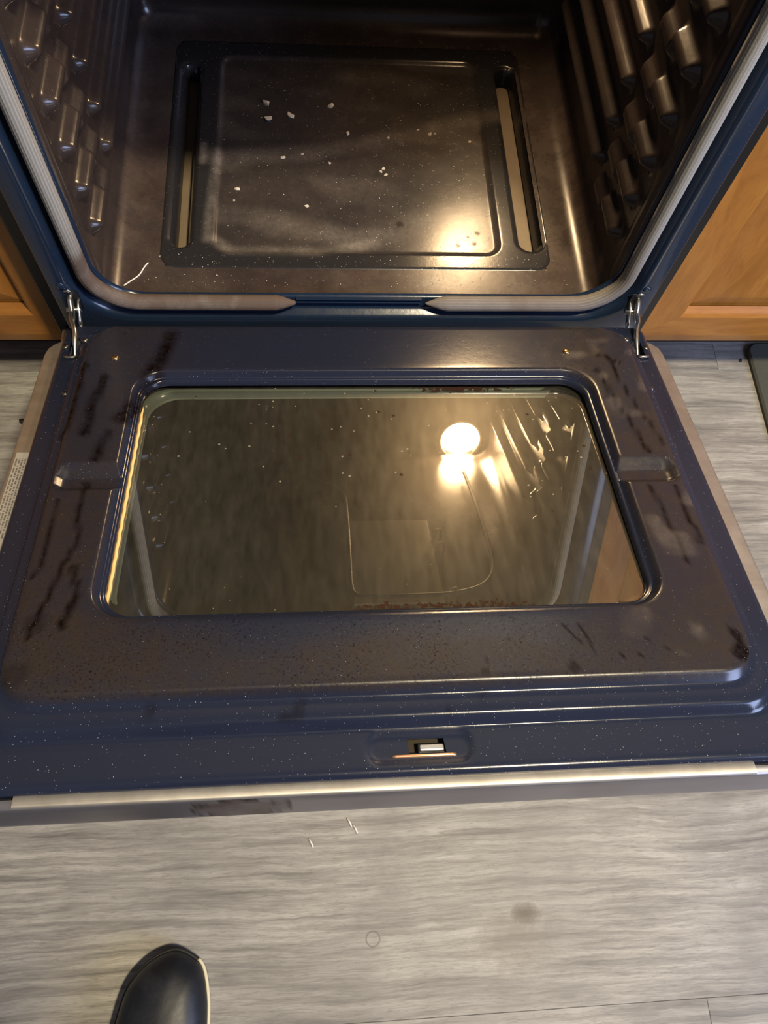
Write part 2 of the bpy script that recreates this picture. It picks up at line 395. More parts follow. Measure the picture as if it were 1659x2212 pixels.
# ------------------------------------------------------------------ cabinets with worktops
def cabinet(x0, x1, door_x0, door_x1, zbot, label, pan_in, edge):
    c = empty('base_cabinet', ((x0 + x1) / 2, .37, 0)); tag(c, label, 'cabinet')
    box('body', (x0, x1, .060, .70, .112, .868), M['oak_v'], c)
    box('toe_kick', (x0, x1, .125, .70, .001, .112), M['oak_dark'], c)
    # door: mitred frame, sloped bead, recessed panel
    z0, z1 = .120, .845
    L = [(door_x0 + .004, door_x1 - .004, z0 + .001, z1, .058), (door_x0, door_x1, z0, z1, .0425), (door_x0 + .001, door_x1 - .001, z0 + .004, z1 - .002, .0400), (door_x0 + .002, door_x1 - .002, z0 + .018, z1 - .004, .0374), (door_x0 + .004, door_x1 - .004, z0 + .021, z1 - .006, .037),
         (door_x0 + pan_in, door_x1 - pan_in, z0 + .060, z1 - .055, .037), (door_x0 + pan_in + .004, door_x1 - pan_in - .004, z0 + .066, z1 - .06, .0395), (door_x0 + pan_in + .007, door_x1 - pan_in - .007, z0 + .075, z1 - .066, .0455)]
    V = []
    for a, b, c0, d, y in L: V += [(a, y, c0), (b, y, c0), (b, y, d), (a, y, d)]
    F = bridge(len(L), 4)
    me = mesh('door_frame', V, F); d = link('cabinet_door', me, M['oak_v'], c, smooth=False)
    me.materials.append(M['oak_h'])
    for p in me.polygons:
        if abs(p.center.x - (door_x0 + door_x1) / 2) < .05: p.material_index = 1
    a, b, c0, dd, y = L[-1]
    # raised field of the panel
    PL = [(a - .003, b + .003, c0 - .003, dd + .003, .048), (a + .002, b - .002, c0 + .002, dd - .002, .0475), (a + .022, b - .022, c0 + .020, dd - .020, .0435), (a + .030, b - .030, c0 + .026, dd - .026, .0432)]
    V = []
    for a_, b_, c_, d_, y_ in PL: V += [(a_, y_, c_), (b_, y_, c_), (b_, y_, d_), (a_, y_, d_)]
    F = bridge(len(PL), 4) + [(12, 13, 14, 15)]
    link('panel', mesh('panel', V, F), M['oak_v'], d, smooth=False)
    w = box('worktop', (x0, x1, .012, .70, .868, .908), M['ctop'], None, .004); tag(w, 'worktop slab on the %s base cabinet beside the range' % edge, 'worktop')
cabinet(.386, 1.05, .388, .86, .12, 'honey oak base cabinet right of the oven beside the grey floor mat', .052, 'right')
cabinet(-1.05, -.386, -.86, -.388, .12, 'honey oak base cabinet at the left edge beside the dark blue oven frame', .026, 'left')

# floor mat
def rr_slab(name, x0, x1, y0, y1, r, z0, z1, mat, bev=.003):
    A = rrect(x0, x1, y0, y1, r, 6, 6, 6); n = len(A)
    B = rrect(x0 + bev, x1 - bev, y0 + bev, y1 - bev, max(r - bev, .001), 6, 6, 6)
    V = [(p[0], p[1], z0) for p in A] + [(p[0], p[1], z1 - bev) for p in A] + [(p[0], p[1], z1) for p in B]
    F = bridge(3, n) + [tuple(range(2 * n, 3 * n)), tuple(range(n))[::-1]]
    return link(name, mesh(name, V, F), mat, smooth=False)
mt = rr_slab('floor_mat', .645, 1.25, -.65, .118, .018, .0, .009, M['mat']); tag(mt, 'dark grey floor mat lying on the planks at the right edge below the oak cabinet', 'mat')

# ------------------------------------------------------------------ the range
R = empty('range', (0, .33, 0)); tag(R, 'electric range between oak cabinets, its dark blue enamel oven door lowered wide open', 'oven')
for s in (-1, 1): box('side_panel', (min(s * .354, s * .378), max(s * .354, s * .378), .010, .655, .03, .895), M['black'], R, .002)
box('back_panel', (-.35, .35, .63, .655, .03, .895), M['black'], R)
box('cooktop', (-.378, .378, -.01, .655, .896, .915), M['cook'], R, .003)
box('control_panel', (-.355, .355, -.018, .008, .80, .895), M['steel'], R, .003)
box('storage_drawer', (-.372, .372, -.022, .008, .035, .195), M['steel'], R, .004)
box('base_plinth', (-.35, .35, .012, .62, .0005, .03), M['black'], R)

# front frame: nested rounded rectangles in the plane of the opening (x, z)
OZT = .785 - ZO
def xz_loops(L, nx, ny, nc):
    V = []
    for a, b, t, r, y in L:
        for p in rrect(-a, a, b, t, r, nx, ny, nc): V.append((p[0], y, p[1] + ZO))
    return V, 2 * nx + 2 * ny + 4 * nc
FLO = [(.3030, .0140, OZT - .045, .052, .008), (.3036, .0134, OZT - .044, .052, .0025), (.305, .0120, OZT - .042, .052, .002),
       (.322, -.002, OZT - .026, .058, .002), (.3255, -.0045, OZT - .023, .060, -.001), (.3275, -.0065, OZT - .021, .062, -.006),
       (.3300, -.0090, OZT - .019, .064, -.0098), (.3335, -.012, OZT - .016, .066, -.0118), (.337, -.016, OZT - .013, .066, -.012),
       (.351, -.040, OZT - .002, .012, -.012), (.3530, -.042, OZT, .012, -.0105), (.3540, -.043, OZT + .001, .012, -.007), (.3540, -.043, OZT + .001, .012, .012)]
V, n = xz_loops(FLO, 40, 40, 16)
link('front_frame', mesh('front_frame', V, bridge(len(FLO), n)), M['frame_enamel'], R)
box('frame_apron', (-.353, .353, -.006, .010, .197, ZO - .042), M['black'], R)
# thin vent ridge in the gap of the gasket
for zz in (.0125, .0075): link('vent_ridge', box_me(-.079, .073, -.0022, .0025, zz + ZO, zz + ZO + .0014, .0006, 1), M['frame_enamel'], R, smooth=False)

# gasket: woven tube with a gap in the middle of the bottom run
gp = []
full = rrect(-.3115, .3115, .0125, OZT - .035, .055, 60, 60, 22)
i0 = min(range(60), key=lambda i: abs(full[i][0] - .075)); i1 = min(range(60), key=lambda i: abs(full[i][0] + .078))
order = list(range(i0, len(full))) + list(range(0, i1 + 1))
pth = [(full[i][0], -.0055, full[i][1] + ZO) for i in order]
rad = []
for k in range(len(pth)):
    e = min(k, len(pth) - 1 - k); rad.append(.0102 * min(1., .12 + .88 * (e / 2.6)) if e < 3 else .0102)
# finer tips
fin = []; fr_ = []
for k in range(len(pth) - 1):
    for q in range(4):
        t_ = q / 4; fin.append(np.array(pth[k]) * (1 - t_) + np.array(pth[k + 1]) * t_); fr_.append(rad[k] * (1 - t_) + rad[k + 1] * t_)
V, F = tube(fin, fr_, 32, flat=(1.0, .78), ridges=1)
V = np.array(V)
# the tips lean up against the lip
me = mesh('gasket', V, F); gz = V[:, 2] - ZO; gx = V[:, 0]
gr = np.clip(1 - sstep(gz, .015, .16), 0, 1) * np.where(gx < 0, 1.0, .55) * (.75 + .5 * vnoise(gx + 3, gz + 3, 30, 5))
gr = np.maximum(gr, np.where(gx < 0, .9 * (1 - sstep(gz, .085, .115)), 0)); fattr(me, 'grime', np.clip(gr, 0, 1)); fattr(me, 'ridge', (np.arange(len(V)) % 2).astype(float))
tag(link('gasket', me, M['gasket'], R), 'woven fibre gasket, browned along the bottom')

# cavity: rounded tube swept front to back, side walls embossed with rack supports
DP = .507; CW = .305; CT = .488; rf = .030
nx, nz, nc = 150, 170, 10
ys = np.concatenate([np.arange(.006, .20, .0024), np.arange(.20, DP - .032, .0048)])
LV = [.075 + .052 * k for k in range(7)]
def sd_rbox(y, z, cy, cz, hy, hz, r):
    qy = np.abs(y - cy) - hy + r; qz = np.abs(z - cz) - hz + r
    return np.hypot(np.maximum(qy, 0), np.maximum(qz, 0)) + np.minimum(np.maximum(qy, qz), 0) - r
def emboss(y, z):
    d = np.zeros_like(y)
    for zk in LV:
        for cy, cz, hy, hz, h in ((.075, zk, .032, .0105, .014), (.126, zk - .016, .026, .0125, .010), (.315, zk, .150, .0095, .014)):
            s = sd_rbox(y, z, cy, cz, hy, hz, .0085); d = np.maximum(d, h * (1 - sstep(s, -.0085, .0035)))
    # one shallow upright swage near the front
    d = np.maximum(d, .0025 * (1 - sstep(np.abs(y - .022), .004, .008)))
    return d
loops = []
for y in ys: loops.append((0., y))
for k in range(1, 9):
    a = PI / 2 * k / 8; loops.append((rf * (1 - math.cos(a)), DP - rf + rf * math.sin(a)))
V = []
for ins, y in loops:
    p = rrect(-CW + ins, CW - ins, ins, CT - ins, max(rf - ins, .004), nx, nz, nc)
    x = p[:, 0].copy(); z = p[:, 1]; yy = np.full_like(x, y)
    wall = (np.abs(x) > CW - ins - 1e-4) & (z > .03)
    x -= np.where(wall, np.sign(x) * emboss(yy, z), 0)
    V.append(np.stack([x, yy, z + ZO], 1))
V = np.concatenate(V); n = 2 * nx + 2 * nz + 4 * nc
F = bridge(len(loops), n, flip=False)
cx, cy, cz = V[:, 0], V[:, 1], V[:, 2] - ZO
Fk = []
for f in F:
    q = V[list(f)].mean(0)
    if abs(q[2] - ZO) < 1e-3 and abs(q[0]) < .240 and .058 < q[1] < .459: continue
    Fk.append(f)
Fk.append(tuple(range((len(loops) - 1) * n, len(loops) * n)))
me = mesh('oven_cavity', V, Fk)
fl = cz < .012
gm = np.where(fl, .55 + .5 * vnoise(cx + 5, cy + 5, 14, 1), .30 + .3 * vnoise(cy + 5, cz + 5, 9, 2))
fattr(me, 'grime', np.clip(gm, 0, 1)); fattr(me, 'dark', np.zeros(len(V)))
fattr(me, 'dust', np.where(fl, .10 * vnoise(cx + 9, cy + 9, 40, 3) + .25 * (1 - sstep(np.hypot((cx - .105) / .05, (cy - .035) / .014), .4, 1.)), 0))
CV = link('oven_cavity', me, M['cavity_enamel'], R); tag(CV, 'brownish black enamel cavity with embossed rack supports')
# insulation box round the cavity so that no light leaks in
for nm, b in (('insulation_top', (-.33, .33, .03, .60, ZO + .515, ZO + .53)), ('insulation_back', (-.33, .33, .545, .60, ZO - .05, ZO + .51)),
              ('insulation_side', (-.345, -.325, .03, .54, ZO - .05, ZO + .51)), ('insulation_side', (.325, .345, .03, .54, ZO - .05, ZO + .51))):
    box(nm, b, M['dark_metal'], R)
tr = box('burner_tray', (-.30, .30, .03, .50, ZO - .036, ZO - .026), M['tray'], R); tag(tr, 'tan tray seen through the floor slots')

# floor panel with a pressed field and two long slots
PX0, PX1, PY0, PY1 = -.2495, .2495, .0515, .4655
st = .0021
gx = np.arange(PX0, PX1 + st / 2, st); gy = np.arange(PY0, PY1 + st / 2, st); X, Y = np.meshgrid(gx, gy)
slots = [(-.2225, .252, .0125, .163), (.2235, .256, .0160, .168)]
def slot_sd(x, y, s): return sd_rbox(x, y, s[0], s[1], s[2], s[3], s[2] - 1e-4)
def grad(f, x, y, e=1e-5): 
    gx_ = (f(x + e, y) - f(x - e, y)) / (2 * e); gy_ = (f(x, y + e) - f(x, y - e)) / (2 * e); return gx_, gy_
outer = lambda x, y: sd_rbox(x, y, (PX0 + PX1) / 2, (PY0 + PY1) / 2, (PX1 - PX0) / 2, (PY1 - PY0) / 2, .026)
for f in [outer] + [lambda x, y, s=s: slot_sd(x, y, s) for s in slots]:
    d = f(X, Y); a, b = grad(f, X, Y); near = np.abs(d) < st * .62
    X = np.where(near, X - d * a, X); Y = np.where(near, Y - d * b, Y)
def panel_h(x, y):
    so = outer(x, y); h = -.0045 * sstep(so, -.006, 0) + .001
    si = sd_rbox(x, y, 0, .2565, .183, .1775, .020)
    h = h - .0040 * (1 - sstep(si, -.007, .001))
    for s in slots: h = h - .0030 * (1 - sstep(slot_sd(x, y, s), 0., .005))
    return h
Z = panel_h(X, Y); ny_, nx_ = X.shape
ok = outer(X, Y) < 1e-4
for s in slots: ok &= slot_sd(X, Y, s) > -1e-4
idx = np.arange(X.size).reshape(X.shape); F = []
for j in range(ny_ - 1):
    for i in range(nx_ - 1):
        if ok[j, i] and ok[j, i + 1] and ok[j + 1, i] and ok[j + 1, i + 1]:
            F.append((int(idx[j, i]), int(idx[j, i + 1]), int(idx[j + 1, i + 1]), int(idx[j + 1, i])))
        else:
            c = [(j, i), (j, i + 1), (j + 1, i + 1), (j + 1, i)]; g = [q for q in c if ok[q]]
            if len(g) == 3: F.append(tuple(int(idx[q]) for q in g))
V = np.stack([X.ravel(), Y.ravel(), Z.ravel() + ZO], 1); V = list(map(tuple, V))
for s in slots:      # flanged throats of the slots
    base = len(V); A = rrect(s[0] - s[2], s[0] + s[2], s[1] - s[3], s[1] + s[3], s[2] - 2e-4, 2, 60, 16); m = len(A); c = np.array([s[0], s[1]])
    prof = [(0, -.0020), (.0012, -.0042), (.0045, -.014), (.0065, -.022)]
    for ins, z in prof:
        B = rrect(s[0] - s[2] + ins, s[0] + s[2] - ins, s[1] - s[3] + ins, s[1] + s[3] - ins, s[2] - 2e-4 - ins, 2, 60, 16)
        V += [(p[0], p[1], z + ZO) for p in B]
    F += [tuple(base + q for q in f) for f in bridge(len(prof), m)]
# rolled outer skirt
base = len(V)
for ins, z in ((0, -.0033), (-.0015, -.006), (-.0015, -.012)):
    V += [(p[0], p[1], z + ZO) for p in rrect(PX0 + ins, PX1 - ins, PY0 + ins, PY1 - ins, .026, 40, 40, 12)]
F += [tuple(base + q for q in f) for f in bridge(3, 2 * 40 + 2 * 40 + 48)]
V = np.array(V); me = mesh('bottom_panel', V, F); x, y = V[:, 0], V[:, 1]
inn = 1 - sstep(sd_rbox(x, y, 0, .2565, .183, .1775, .02), -.004, .002)
g = inn * (.35 + .75 * vnoise(x + 4, y + 4, 11, 8)) + (1 - inn) * .12
dust = (.10 * inn) * sstep(vnoise(x + .8 * y + 4, y * 2.2 + 4, 16, 21), .45, .9)
for pts, w, k in (([(-.19, .10), (-.185, .19), (-.18, .25)], .010, .45), ([(-.18, .10), (-.16, .085), (-.05, .085), (.02, .10)], .014, .50), ([(-.12, .13), (0., .105), (.08, .13), (.16, .165)], .03, .28),
                  ([(-.19, .24), (-.05, .255), (.06, .285), (.17, .325), (.24, .33)], .022, .34), ([(.0, .40), (.05, .40), (.1, .385)], .03, .18), ([(-.2, .23), (-.2, .26)], .008, .6)):
    dust += .7 * k * (1 - sstep(seg_dist(x, y, pts), 0, w)) * (.45 + .9 * vnoise(x + 2, y + 2, 55, 31))
dark = np.zeros(len(V))
for cx_, cy_, r_ in ((.155, .118, .0045), (.150, .101, .004), (.128, .098, .004), (.055, .132, .006), (.142, .112, .003)):
    dark = np.maximum(dark, 1 - sstep(np.hypot(x - cx_, y - cy_), r_ * .6, r_))
fattr(me, 'grime', np.clip(g, 0, 1)); fattr(me, 'dark', dark); fattr(me, 'dust', np.clip(dust, 0, .8))
tag(link('bottom_panel', me, M['panel_enamel'], R), 'dusty floor panel with a pressed field and two long slots')

# oven lamp on the back wall
lm = Matrix.Translation((.242, .5055, ZO + .452)) @ Matrix.Rotation(PI / 2, 4, 'X')
lamp = lathe('oven_lamp', [(.047, -.004), (.047, .013), (.044, .0145), (.041, .013), (.0395, .002)], M['zinc'], R, lm, 28); tag(lamp, 'lit oven lamp on the back wall')
lathe('lamp_dome', [(.037, .0025), (.0365, .006), (.032, .0105), (.022, .013), (.010, .0145), (.003, .015)], M['lamp'], lamp, lm, 24)
# ceiling plate, broil element and its clips (met in the window's reflection)
link('ceiling_plate', box_me(-.005, .142, .01, .245, ZO + CT - .006, ZO + CT + .001, .002, 1), M['plate'], R, smooth=False)
ep = [(-.20, .43), (-.12, .415), (-.05, .365), (-.012, .325), (-.006, .25), (-.006, .12), (-.006, .045), (.002, .022), (.03, .018), (.10, .017), (.16, .021), (.205, .038), (.230, .075), (.238, .14), (.238, .30), (.235, .40)]
ep = [(a_, b_, ZO + CT - .016) for a_, b_ in ep]
V, F = tube(smooth_path(ep, 6), .0035, 8); el = link('broil_element', mesh('broil_element', V, F), M['element'], R)
for (xx, yy) in ((.148, .195), (.148, .155), (.152, .03)):
    V, F = tube([(xx, yy, ZO + CT), (xx, yy, ZO + CT - .016), (xx + .010, yy, ZO + CT - .020), (xx + .013, yy + .001, ZO + CT - .012), (xx + .012, yy, ZO + CT)], .0018, 6); link('element_clip', mesh('c', V, F), M['rim'], el)
for k, (x0, x1, yy) in enumerate(((-.20, .22, .47), (-.16, .18, .0))):
    V, F = tube([(x0, yy + .02, ZO + CT), (x1, yy + .02, ZO + CT)], .004, 8)
# back wall pressed rectangle
bp = []
for a, zb, zt, r, yv in ((.13, .05, .33, .02, DP - .0005), (.1275, .0525, .3275, .02, DP - .004), (.124, .056, .324, .018, DP - .005)):
    bp += [(p[0] + .02, yv, p[1] + ZO + .03) for p in rrect(-a, a, zb, zt, r, 10, 10, 6)]
n = 64; link('fan_cover', mesh('fan_cover', bp, bridge(3, n) + [tuple(range(2 * n, 3 * n))]), M['cavity_enamel'], R)

# frame screws and hinge arms
def screw(name, mtx, mat, parent, r=.0042):
    s = lathe(name, [(r * 1.0, 0), (r, .0008), (r * .8, .0021), (r * .35, .0026)], mat, parent, mtx, 16); return s
for xx in (-.339, .3385): screw('frame_screw', Matrix.Translation((xx, -.0118, ZO + .0485)) @ Matrix.Rotation(PI / 2, 4, 'X'), M['frame_enamel'], R, .0052)

# ------------------------------------------------------------------ the door, in its own frame: x, -v (from the hinge), h
DO = Vector((0, -.03, .0122 + ZO))
nx, ny, nc = 300, 230, 18
LL = []   # x half width, v0, v1, corner radius, height
LL += [(.3375, .012, .5425, .012, -.022), (.3395, .010, .5445, .012, -.019), (.3400, .0095, .5450, .012, -.006), (.3390, .0105, .5440, .012, -.0022), (.3365, .0125, .5412, .013, -.0003)]
for k in range(12):
    t = k / 11; LL.append((.3350 - .0165 * t, .0140 + .0125 * t, .5390 - .0310 * t, .014 + .014 * t, 0.))
LL += [(.3180, .0272, .5072, .029, .0006), (.3168, .0280, .5058, .030, .0030), (.3152, .0290, .5030, .030, .0070), (.3142, .0297, .5012, .030, .0086), (.3128, .0304, .4992, .031, .0092)]
LL += [(.3090, .0315, .4905, .031, .0092), (.3062, .0325, .4850, .031, .0094), (.3050, .0332, .4832, .031, .0104), (.3030, .0345, .4792, .031, .0160), (.3018, .0354, .4775, .031, .0176), (.3000, .0365, .4755, .031, .0182)]
for k in range(1, 13):
    t = k / 12.5; LL.append((.3000 - .0530 * t, .0365 + .0710 * t, .4755 - .0605 * t, .031 + .002 * t, .0182))
LL += [(.2465, .1086, .4136, .0325, .0180), (.2452, .1098, .4122, .0320, .0170), (.2440, .1108, .4112, .0310, .0150), (.2420, .1124, .4096, .030, .0118), (.2410, .1132, .4088, .029, .0106),
       (.2400, .1142, .4078, .028, .0102), (.2388, .1152, .4066, .028, .0100), (.2378, .1160, .4056, .027, .0094), (.2370, .1168, .4048, .026, .0078), (.2367, .1172, .4044, .026, .0058), (.2368, .1172, .4044, .026, .0032)]
V = []
for a, v0, v1, r, h in LL:
    p = rrect(-a, a, v0, v1, r, nx, ny, nc); V.append(np.stack([p[:, 0], p[:, 1], np.full(len(p), h)], 1))
V = np.concatenate(V); n = 2 * (nx + ny) + 4 * nc
x, v, h = V[:, 0].copy(), V[:, 1].copy(), V[:, 2].copy()
h0 = h.copy()
# cross channels either side of the window
ch = .0108 + np.maximum(np.maximum((.2545 - v) * .50, (v - .2660) * .9), 0)
ch = np.where((np.abs(x) < .2355), 1, ch + np.maximum(np.abs(x) - .2930, 0) * .9)
ch = np.where(np.abs(x) > .303, 1, ch)
h = np.minimum(h, np.maximum(ch, .0102))
# dished seat of the latch
ls = sd_rbox(x, v, .019, .5235, .041, .0125, .011); h = h - .0016 * (1 - sstep(ls, -.0045, .002))
# hinge pads, a little proud
for s in (-1, 1): h = h - .003 * (1 - sstep(sd_rbox(x, v, s * .324, .055, .012, .026, .008), -.003, .003)) * (h > .002)
F = []
for f in bridge(len(LL), n):
    a = x[list(f)].mean(); b = v[list(f)].mean(); hh = h[list(f)].mean()
    if hh > -.01 and .0098 < a < .0385 and .5172 < b < .5278: continue
    if hh > -.01 and .3195 < abs(a) < .3290 and .034 < b < .0665: continue
    F.append(f[::-1])
F = [f[::-1] for f in F]
me = mesh('oven_door', np.stack([x, -v, h], 1), [f[::-1] for f in F])
pl = sstep(h0, .012, .017)
nz1 = vnoise(x + 3, v + 3, 9, 41); nz2 = vnoise(x + 3, v + 3, 28, 42)
gr = pl * np.clip(.18 + .9 * sstep(x, .14, .27) * (.5 + .6 * nz1) + .75 * sstep(-x, .17, .26) * (.35 + .7 * nz1) + .85 * sstep(v, .395, .45) * (.35 + .7 * nz1), 0, 1)
gr *= (1 - .75 * (1 - sstep(np.hypot((x - .0) / .17, (v - .07) / .05), .5, 1.)))
gr *= 1 - .6 * (1 - sstep(np.abs(x) + .05 * (nz2 - .5), .10, .20)) * (1 - sstep(v + .03 * (nz1 - .5), .435, .465)) * sstep(v, .3, .4)
dk = np.zeros_like(x)
def stroke(pts, w, k=.9, sd=0):
    global dk
    jit = .006 * (vnoise(x + 2, v + 2, 60, 70 + sd) - .5); dk = np.maximum(dk, k * (.55 + .55 * vnoise(x + 2, v + 2, 60, 170 + sd)) * (1 - sstep(seg_dist(x + jit, v + .3 * jit, pts), w * .2, w * 1.1)))
lines = [([(-.272, .26), (-.270, .30), (-.268, .33), (-.275, .36), (-.280, .40), (-.287, .43)], .004), ([(-.262, .20), (-.268, .235)], .008), ([(-.292, .285), (-.291, .33), (-.296, .37)], .003), ([(-.215, .050), (-.222, .09), (-.236, .14), (-.250, .18)], .014),
         ([(-.276, .12), (-.282, .16), (-.285, .2)], .009), ([(-.300, .10), (-.303, .2)], .007), ([(-.265, .36), (-.258, .39), (-.262, .42)], .005),
         ([(.252, .11), (.262, .15), (.272, .20), (.278, .235)], .0035), ([(.270, .085), (.276, .13), (.288, .18), (.298, .225)], .003), ([(.268, .28), (.272, .32), (.276, .37)], .0035), ([(.290, .28), (.294, .35)], .003), ([(.264, .085), (.285, .10)], .004),
         ([(.147, .430), (.153, .440), (.158, .448)], .0016), ([(.160, .43), (.165, .445), (.166, .455)], .0018)]
for k, (p, w) in enumerate(lines): stroke(p, w * .85, 1.25, k)
for k, (a, b, r, kk) in enumerate(((.291, .461, .0095, 1), (.2925, .450, .0050, 1), (.2925, .443, .0048, 1), (.292, .455, .0062, 1), (.148, .4705, .0065, .75), (.075, .470, .004, .6), (.078, .463, .003, .6), (.19, .463, .0028, .8), (.205, .462, .0025, .8), (.215, .445, .003, .6), (.23, .455, .003, .5), (-.285, .415, .012, .4), (-.29, .46, .012, .4))):
    j = .2 * (vnoise(x + 2, v + 2, 80, 99) - .5); dk = np.maximum(dk, kk * (1 - sstep(np.hypot(x - a, v - b) / r + j, .75, 1.)))
dk = np.where(np.hypot(x - .2925, v - .4415) < .0016, .2, dk)
dk = np.maximum(dk, .5 * sstep(vnoise(x + 1, v + 1, 70, 61), .72, .9) * sstep(v, .48, .49) * (1 - sstep(v, .50, .505)) * (x < .08) * (x > -.25))
ds = .20 * (1 - sstep(np.hypot((x - .235) / .02, (v - .085) / .008), .2, 1.)) + .15 * pl * sstep(vnoise(x + 5, v + 5, 50, 81), .75, .95) * sstep(x, .18, .25) + .35 * (1 - sstep(np.hypot((x - .09) / .06, (v - .027) / .006), .3, 1.))
pep = pl * np.clip(sstep(v, .405, .425) * (1 - .7 * sstep(x, .05, .30)) + .5 * sstep(-x, .2, .27) + .35 * (1 - sstep(v, .04, .1)) * sstep(-x, .1, .2), 0, 1) * (.3 + .9 * nz2)
fattr(me, 'pepper', np.clip(pep, 0, 1))
fattr(me, 'grime', np.clip(gr, 0, 1)); fattr(me, 'dark', np.clip(dk, 0, 1)); fattr(me, 'dust', np.clip(ds, 0, .7))
DOOR = link('oven_door', me, M['door_enamel'], None); DOOR.location = DO; DOOR.rotation_euler = (-TILT, 0, 0); adopt(DOOR, R)
tag(DOOR, 'speckled blue black enamel door liner, grimy brown patches')
DM = Matrix.Translation(DO) @ Matrix.Rotation(-TILT, 4, 'X')
def dlink(name, me, mat, smooth=True):
    o = link(name, me, mat, None, smooth=smooth); o.location = DO; o.rotation_euler = (-TILT, 0, 0); adopt(o, DOOR); return o
def dbox(name, x0, x1, v0, v1, h0, h1, mat, bev=.0008): return dlink(name, box_me(x0, x1, -v1, -v0, h0, h1, bev, 2), mat, False)

# panes
def grid_pane(name, a, v0, v1, h, th, mat, rim):
    gx = np.linspace(-a, a, 200); gv = np.linspace(v0, v1, 130); X, Vv = np.meshgrid(gx, gv); idx = np.arange(X.size).reshape(X.shape)
    V = np.concatenate([np.stack([X.ravel(), -Vv.ravel(), (h - .0052 * (v1 - Vv.ravel()) / (v1 - v0))], 1), [(-a, -v0, h - th), (a, -v0, h - th), (a, -v1, h - th), (-a, -v1, h - th)]])
    F = [(int(idx[j, i]), int(idx[j + 1, i]), int(idx[j + 1, i + 1]), int(idx[j, i + 1])) for j in range(129) for i in range(199)]
    me = mesh(name, V, F)
    e = np.minimum(np.minimum(V[:, 0] + .237, .237 - V[:, 0]), np.minimum(-V[:, 1] - .1165, .405 + V[:, 1]))
    front = sstep(-V[:, 1], .375, .404) * np.clip(.35 + .8 * np.exp(-((V[:, 0] - .05) / .12) ** 2), 0, 1)
    top = (1 - sstep(-V[:, 1], .118, .135)) * (.6 + .5 * np.exp(-((V[:, 0] - .10) / .05) ** 2)); side = (1 - sstep(.237 - V[:, 0], .004, .022)) * .7 + (1 - sstep(.237 + V[:, 0], .0, .008)) * .3
    fattr(me, 'grime', np.clip(np.maximum(np.maximum(front * .72, top * .72), side * .7), 0, 1)); return dlink(name, me, mat)
gp_ = grid_pane('window_glass', .2395, .1148, .4072, .0030, .004, M['glass'], 1); tag(gp_, 'dusty glass pane mirroring the lit oven')
WL = [(.2385, .1158, .4062, .026, -.0030), (.2365, .1178, .4040, .027, -.0034), (.2358, .1185, .4030, .030, -.0045), (.2352, .1190, .4030, .034, -.0120), (.2345, .1198, .4022, .034, -.0130), (.2338, .1206, .4014, .034, -.0135)]
V = []
for a, v0, v1, r, hh in WL: V += [(p[0], -p[1], hh) for p in rrect(-a, a, v0, v1, r, 30, 30, 14)]
n = 4 * 30 + 56; gme = mesh('glass_frame', V, [f[::-1] for f in bridge(len(WL), n)]); gme.materials.append(M['black_plastic_and_frame_shade']); gme.materials.append(M['gap'])
for p in gme.polygons: p.material_index = 0 if p.center.y < -.380 or p.center.x > .2 else 1  # front and right of the pale metal frame coloured black to stand for shade
dlink('glass_frame', gme, None)
sv_ = [.150 + .0035 * k for k in range(72)]  # added golden bead, its colour stands in for lamplight on the left spacer
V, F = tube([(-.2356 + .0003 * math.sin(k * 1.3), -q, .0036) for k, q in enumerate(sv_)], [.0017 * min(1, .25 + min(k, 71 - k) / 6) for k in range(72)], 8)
M['spacer_glint'] = flat('painted_spacer_glint', (.80, .52, .20), .35); tag(dlink('spacer_glint_bead', mesh('spacer_glint', V, F), M['spacer_glint']), 'golden bead painted as lamplight on the spacer along the left edge of the glass')
dbox('outer_glass', -.24, .24, .112, .410, -.021, -.0138, M['outer_glass'])
# stainless outer shell: floor, flanged sides, front lip and end face
dbox('outer_panel', -.3625, .3625, .012, .553, -.047, -.043, M['steel'])
for s in (-1, 1):
    a, b = sorted((s * .3385, s * .3618))
    L = [(.020, a, b)]
    P = [(s * .3380, -.0150), (s * .3590, -.0146), (s * .3612, -.0150), (s * .3622, -.0165), (s * .3622, -.0430)]
    V = []
    vs = [.022, .026, .034, .045, .30, .548, .5525]; shr = [-.014, -.008, -.002, 0, 0, 0, -.001]
    for vv, sh in zip(vs, shr):
        for px, ph in P: V.append((px + s * (sh if abs(px) > .34 else 0), -vv, ph))
    F = bridge(len(vs), len(P), closed=False)
    if s > 0: F = [f[::-1] for f in F]
    dlink('side_trim', mesh('side_trim', V, F), M['steel'], True)
nL = 240; xs = np.linspace(-.2795, .2815, nL)
prof = [(.5425, -.0085), (.5440, -.0062), (.5450, -.0056), (.5520, -.0056), (.5532, -.0062), (.5538, -.0078)]
V = [(xx, -pv, ph) for pv, ph in prof for xx in xs]; lip = dlink('front_lip', mesh('front_lip', V, [f for f in bridge(len(prof), nL, closed=False)]), M['steel'])
xs = np.linspace(-.3622, .3622, 300); prof = [(.5470, -.0075), (.5536, -.0078), (.5542, -.0092), (.5544, -.018), (.5545, -.028), (.5546, -.040), (.5540, -.0445), (.5525, -.047)]
V = np.array([(xx, -pv, ph) for pv, ph in prof for xx in xs]); me = mesh('front_edge', V, bridge(len(prof), 300, closed=False))
sx, sh = V[:, 0], V[:, 2]
bl = np.clip(1 - np.hypot((sx + .118) / .040, (sh + .028) / .020) + .30 * (vnoise(sx + 2, sh + 2, 160, 3) - .5), -1, 1)
fattr(me, 'grime', np.clip(sstep(bl, .0, .12) + .25 * vnoise(sx + 2, sh + 2, 40, 4), 0, 1)); fattr(me, 'dark', .8 * sstep(bl, .0, .05) * (1 - sstep(bl, .05, .14)))
dlink('front_edge', me, M['steel_face'])
